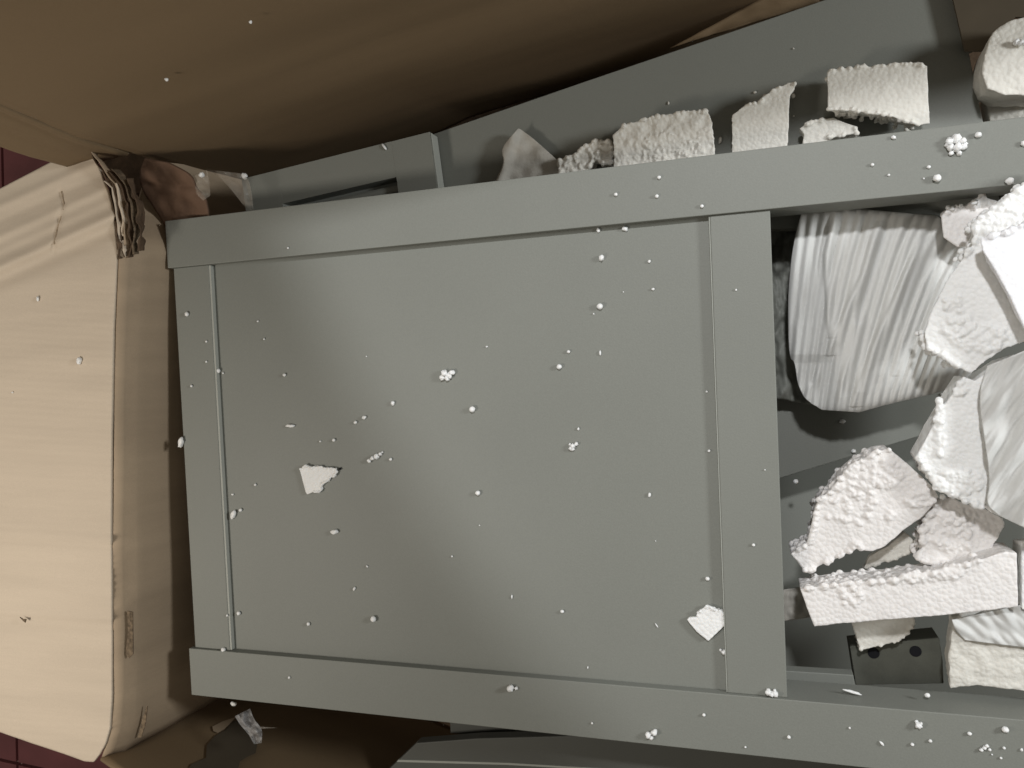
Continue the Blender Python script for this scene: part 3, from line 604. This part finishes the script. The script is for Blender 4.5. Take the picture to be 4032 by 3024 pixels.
# ------------------------------------------------------------------ crumbs: (px, py, rx, ry, angle, z or None)
def where(a, b, z):
    if z == 'flap': return 'cardboard flap'
    if z == 'wall': return 'brown box wall'
    if z == 'deep': return 'open bay'
    if z == 'back': return 'board behind the top rail'
    if z == 'door': return 'small framed door'
    if z == 'gap': return 'gap under the lower rail'
    if z == 'face': return 'inner face of the lower rail'
    p = P(a, b, 0)
    if p.y > YTi: return 'top rail'
    if p.y < YBi: return 'lower rail'
    p = P(a, b, -0.004)
    if p.x < -0.5835: return 'left stile'
    if p.x > -0.037: return 'right stile'
    return 'grey panel'
crumbs = [
 (740,1237,7,8,0),(815,1345,4,4,0),(815,1424,4,4,0),(864,1460,9,9,0),(881,1469,4,4,0),(863,1496,4,4,0),(757,1520,5,5,0),(864,1547,5,5,0),(1017,1265,4,4,0),(1042,1335,4,4,0),
 (1123,1476,6,6,0),(1145,1676,19,6,3),(1402,1663,7,6,0),(1437,1644,9,7,-30),(1549,1587,7,9,0),(1317,1732,6,6,0),(1263,1737,4,4,0),(1863,1611,12,12,0),(718,1740,9,20,20),(1136,977,4,4,0),(1444,1403,3,3,0),
 (918,1946,6,4,0),(1008,1908,5,5,0),(924,2025,9,17,25),(951,2007,6,6,0),(896,2140,5,5,0),(944,2413,7,7,0),(897,2422,4,5,0),(1217,2455,6,7,0),(1397,2317,5,9,30),(1447,2229,6,4,40),(1474,2434,11,11,0),(1320,2093,17,9,-15),
 (1540,1808,6,6,0),(884,2556,8,8,0),(964,2564,4,4,0),(1040,2573,20,4,-12),(1141,2666,5,5,0),(1884,1940,10,10,0),(1781,2190,4,4,0),(1889,2068,3,3,0),
 (2426,767,8,8,0),(2587,774,8,8,0),(2764,813,8,8,0),(2357,908,7,10,-20),(2461,902,13,9,20),(2370,1016,11,14,10),(2557,1030,6,7,30),(2364,1207,13,13,0),(2572,1139,7,6,0),(2338,1236,4,4,0),(2455,1150,3,3,0),(2240,1385,7,7,0),
 (2364,1390,5,11,0),(2204,1444,11,11,0),(1918,1365,5,4,0),(2898,1142,5,6,0),(2278,1689,5,7,0),(2596,700,8,8,0),(2783,1542,5,5,0),
 (2792,1775,6,6,0),(2558,1948,6,10,15),(3012,1850,4,4,0),(2967,2145,7,7,0),(2786,2277,9,9,0),(2016,2349,4,9,0),(2215,2406,8,7,0),(2586,2462,3,14,-35),(2582,2130,3,3,0),
 (2772,2813,7,7,0),(2332,2846,5,5,0),(2315,2628,3,6,0),(2935,2940,5,5,0),(3106,2900,8,8,0),(3345,2865,5,6,0),(3472,2926,6,12,-40),(3591,2929,8,8,0),(3662,2915,8,8,0),(3816,2886,10,9,0),(3818,2792,10,9,20,'face'),
 (3955,2868,16,15,0),(3896,2950,7,7,0),(3952,2943,7,7,0),(4021,2951,6,8,0),(3940,2983,6,6,0),(3905,2970,4,4,0),(3651,2737,12,11,0,'face'),(3578,2801,6,5,0,'face'),(3747,2781,5,5,0,'face'),(3356,2724,42,7,12,'face'),(3570,2224,6,7,0,'deep'),
 (3434,650,8,8,0),(3499,690,6,6,0),(3656,659,9,8,0),(3637,704,4,5,0),(3687,704,18,18,0),(3517,543,11,9,20),(3849,533,15,14,0),(3973,714,19,17,0),(4027,567,11,14,0),
 (2633,406,4,9,0,'back'),(2973,365,7,6,0,'back'),(3125,458,5,5,0,'back'),(3124,192,4,4,0,'back'),(2836,555,8,16,15,'back'),
 (3433,791,12,8,0,'deep'),(1514,578,5,19,-35,'door'),(154,1177,5,9,0,'flap'),(318,1421,8,13,10,'flap'),(924,2768,12,7,10,'gap'),(990,89,6,6,0,'wall'),(660,315,8,6,20,'wall'),(52,1545,3,3,0,'flap'),
 (3316,1658,14,11,0,'board'),(3708,1552,7,6,0,'board'),(3360,1776,11,10,0,'board'),(3133,1895,11,11,0,'floorb'),
]
def wall_z(a, b):
    nrm = Vector((-dirw.y, dirw.x, 0)); o = Vector((0, 0, H)); q = P(a, b, 0) - o
    t = (Vector((C1.x, C1.y, 0)) - o).dot(nrm) / q.dot(nrm); return (o + q * (t * 0.992)).z
LM = [('left foam chip', 1250, 1885), ('fan shaped chip', 2785, 2460), ('lumpy upper crumb', 1763, 1478), ('slanting crumb', 1480, 1800), ('three lobed crumb', 2258, 1757),
      ("frame's upper left corner", 655, 870), ("panel's upper left corner", 840, 1050), ("panel's upper right corner", 2780, 870), ("panel's lower left corner", 910, 2540), ("panel's lower right corner", 2860, 2690),
      ('star shaped clump', 3762, 572), ('heart shaped pair', 2563, 2888), ("right stile's foot", 3038, 2725), ("right stile's top", 2960, 850), ("left stile's middle", 740, 1800), ("picture's lower right corner", 4032, 3024),
      ('twin bead crumb', 2014, 2707), ("right stile's middle", 3000, 1800), ("frame's lower left corner", 755, 2735), ('pointed wedge', 3000, 450), ('drilled block', 3550, 2600), ('foam bar', 3600, 2350),
      ('largest square block', 3450, 350), ('tall round bead', 2364, 1207), ('spiked crumb', 3614, 2852), ('long oblong crumb', 1145, 1676)]
seen = set()
def descr(shape, a, b, z):
    s = {'board': 'on the slanted board in the bay', 'floorb': 'on the slanted board in the bay', 'deep': 'in the open bay', 'gap': 'in the gap under the lower rail'}.get(z) or f"on the {where(a, b, z)}"
    n, x, y = min((l for l in LM if math.dist(l[1:], (a, b)) > 30), key=lambda l: math.dist(l[1:], (a, b)))
    if z in ('flap', 'wall'): n, x, y = ("torn box corner", 480, 850)
    if z == 'back': n, x, y = min([('largest square block', 3450, 350), ('pointed wedge', 3000, 450)], key=lambda l: math.dist(l[1:], (a, b)))
    t = math.degrees(math.atan2(y - b, a - x)) % 360
    d = ['right of', 'above and right of', 'above', 'above and left of', 'left of', 'below and left of', 'below', 'below and right of'][int((t + 22.5) // 45) % 8]
    dist = math.dist((x, y), (a, b)); q = 'close ' if dist < 150 else 'well ' if dist > 420 else ''
    for k in ('', 'second one ', 'third one ', 'fourth one '):
        t = f"{shape} {s}, {k}{q}{d} the {n}"
        if t not in seen: break
    seen.add(t)
    w_ = t.split()
    for a_, b_ in (('sliver of foam', 'sliver'), ('small round foam bead', 'small bead'), ('large round foam bead', 'large bead'), ('oblong foam crumb', 'oblong crumb'), ('tiny foam speck', 'tiny speck'), ("picture's lower right", 'lower right'),
                   ('on the slanted board in the bay', 'on slanted board'), ('on the board behind the top rail', 'on board behind top rail'), (' one ', ' '), ('largest square block', 'square block'), ('inner face of the lower rail', "lower rail's face"), ('on the ', 'on ')):
        if len(t.split()) > 16: t = t.replace(a_, b_)
    return t
def zof(a, b, z):
    return {None: surf_z(a, b), 'flap': flap_z(a, b), 'back': ZG, 'door': ZP, 'deep': -0.05, 'gap': -0.03, 'board': -0.13, 'floorb': -0.13, 'face': -0.02}.get(z) if z != 'wall' else wall_z(a, b)
for cbt in crumbs:
    a, b, rx_, ry_, an = cbt[:5]; z = cbt[5] if len(cbt) > 5 else None
    zz = zof(a, b, z); p = P(a, b, zz); sc = (P(a + 10, b, zz) - p).length / 10 * 0.95
    rr = min(rx_, ry_); irr = abs(rx_ - ry_) > 1 or rr < 5
    e = math.radians(-an); V = []; src = I2 if rr > 5 else I1; seed = random.random() * 50
    for q in src[0]:
        k = 1 + (0.45 if irr else 0.20) * noise.noise(q * (1.5 if irr else 1.6) + Vector((seed, 0, 0)))
        x_ = q.x * rx_ * sc * k; y_ = q.y * ry_ * sc * k; z_ = q.z * rr * sc * 0.9 * k
        V.append(Vector((p.x + x_ * math.cos(e) - y_ * math.sin(e), p.y + x_ * math.sin(e) + y_ * math.cos(e), zz + z_ + rr * sc * (0.85 if z != 'face' else 0.3))))
    el = max(rx_, ry_) / rr
    shape = ('thin sliver of foam' if el > 3 else 'oblong foam crumb' if el > 1.5 else 'large round foam bead' if rr >= 11 else 'small round foam bead' if rr >= 7 else 'tiny foam speck')
    nm = 'foam_sliver' if el > 3 else 'foam_crumb' if el > 1.5 else 'foam_bead'
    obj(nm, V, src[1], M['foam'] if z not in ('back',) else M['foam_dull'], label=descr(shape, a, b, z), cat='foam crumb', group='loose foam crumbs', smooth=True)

def cluster(balls, label, m='foam', z=None):
    """several beads still stuck together"""
    V = []; Fc = []
    for a, b, r in balls:
        zz = surf_z(a, b) if z is None else z; p = P(a, b, zz); sc = (P(a + 10, b, zz) - p).length / 10 * 0.97; k = len(V); seed = random.random() * 40
        V += [Vector((p.x, p.y, zz + r * sc * 0.85)) + q * r * sc * (1 + 0.6 * noise.noise(q * 1.7 + Vector((seed, 0, 0)))) for q in I2[0]]; Fc += [tuple(i + k for i in f) for f in I2[1]]
    o = obj('foam_crumb', V, Fc, M[m], label=label, cat='foam crumb', group='loose foam crumbs', smooth=True)
cluster([(1745, 1486, 11), (1755, 1470, 13), (1772, 1478, 12), (1783, 1467, 11), (1764, 1488, 11)], 'lumpy crumb of several stuck beads on the grey panel, upper middle')
cluster([(1457, 1812, 8), (1472, 1803, 9), (1487, 1796, 10), (1500, 1787, 7), (1507, 1780, 4)], 'slanting crumb of stuck beads above and right of the left chip')
cluster([(2249, 1764, 9), (2257, 1755, 10), (2270, 1748, 8), (2245, 1750, 5), (2255, 1767, 8)], 'three lobed crumb near the middle of the grey panel')
cluster([(2013, 2706, 13), (2034, 2708, 7)], 'bead with a smaller one attached, on the lower rail near its middle')
cluster([(2554, 2889, 13), (2577, 2879, 13), (2565, 2901, 9)], 'heart shaped pair of beads at the lower edge of the lower rail')
cluster([(3024, 2722, 13), (3038, 2728, 13), (3052, 2729, 13), (3050, 2718, 8)], 'crumb of stuck beads at the foot of the right stile', z=-0.004)
cluster([(2852, 2564, 12), (2838, 2558, 6)], 'bead with a tail under the fan shaped chip, touching the right stile')
cluster([(3614, 2852, 15), (3607, 2838, 7), (3625, 2846, 8)], 'crumb with a spike on the lower rail right of the stile')
cluster([(3862, 2950, 9), (3874, 2942, 9), (3884, 2934, 8)], 'slanting crumb on the lower rail near the bottom right corner')
cluster([(3735, 560, 18), (3760, 550, 20), (3785, 560, 18), (3790, 580, 14), (3740, 585, 16), (3765, 585, 20), (3743, 605, 11), (3775, 605, 12), (3728, 570, 12), (3800, 568, 9)], 'largest star shaped clump of beads on the right part of the top rail')
cluster([(3732, 818, 11), (3750, 822, 12), (3780, 812, 11), (3765, 814, 9)], 'beads stuck on top of the small pinkish lump in the bay', z=-0.03)
cluster([(3835, 800, 15)], 'single bead on the upper corner of the pinkish lump in the bay', z=-0.024)
cluster([(3640, 2560 - 590, 0.1), (3708, 1955, 13)], 'bead lodged between the big pitted chunk and the foam wedge', z=-0.02)
cluster([(4000, 168, 13), (4015, 172, 14), (4030, 172, 14)], 'bright foam crumb on the rounded block in the top right corner', z=-0.028)
cluster([(1341, 1845, 5)], 'dark speck beside the right tip of the left foam chip', m='hole')
cluster([(755, 2000, 0.1), (800, 690, 9)], 'small white bead on the clear tape at the upper left corner', z=0.005)
cluster([(968, 695, 10)], 'white bead at the left tip of the small framed door', z=-0.035)
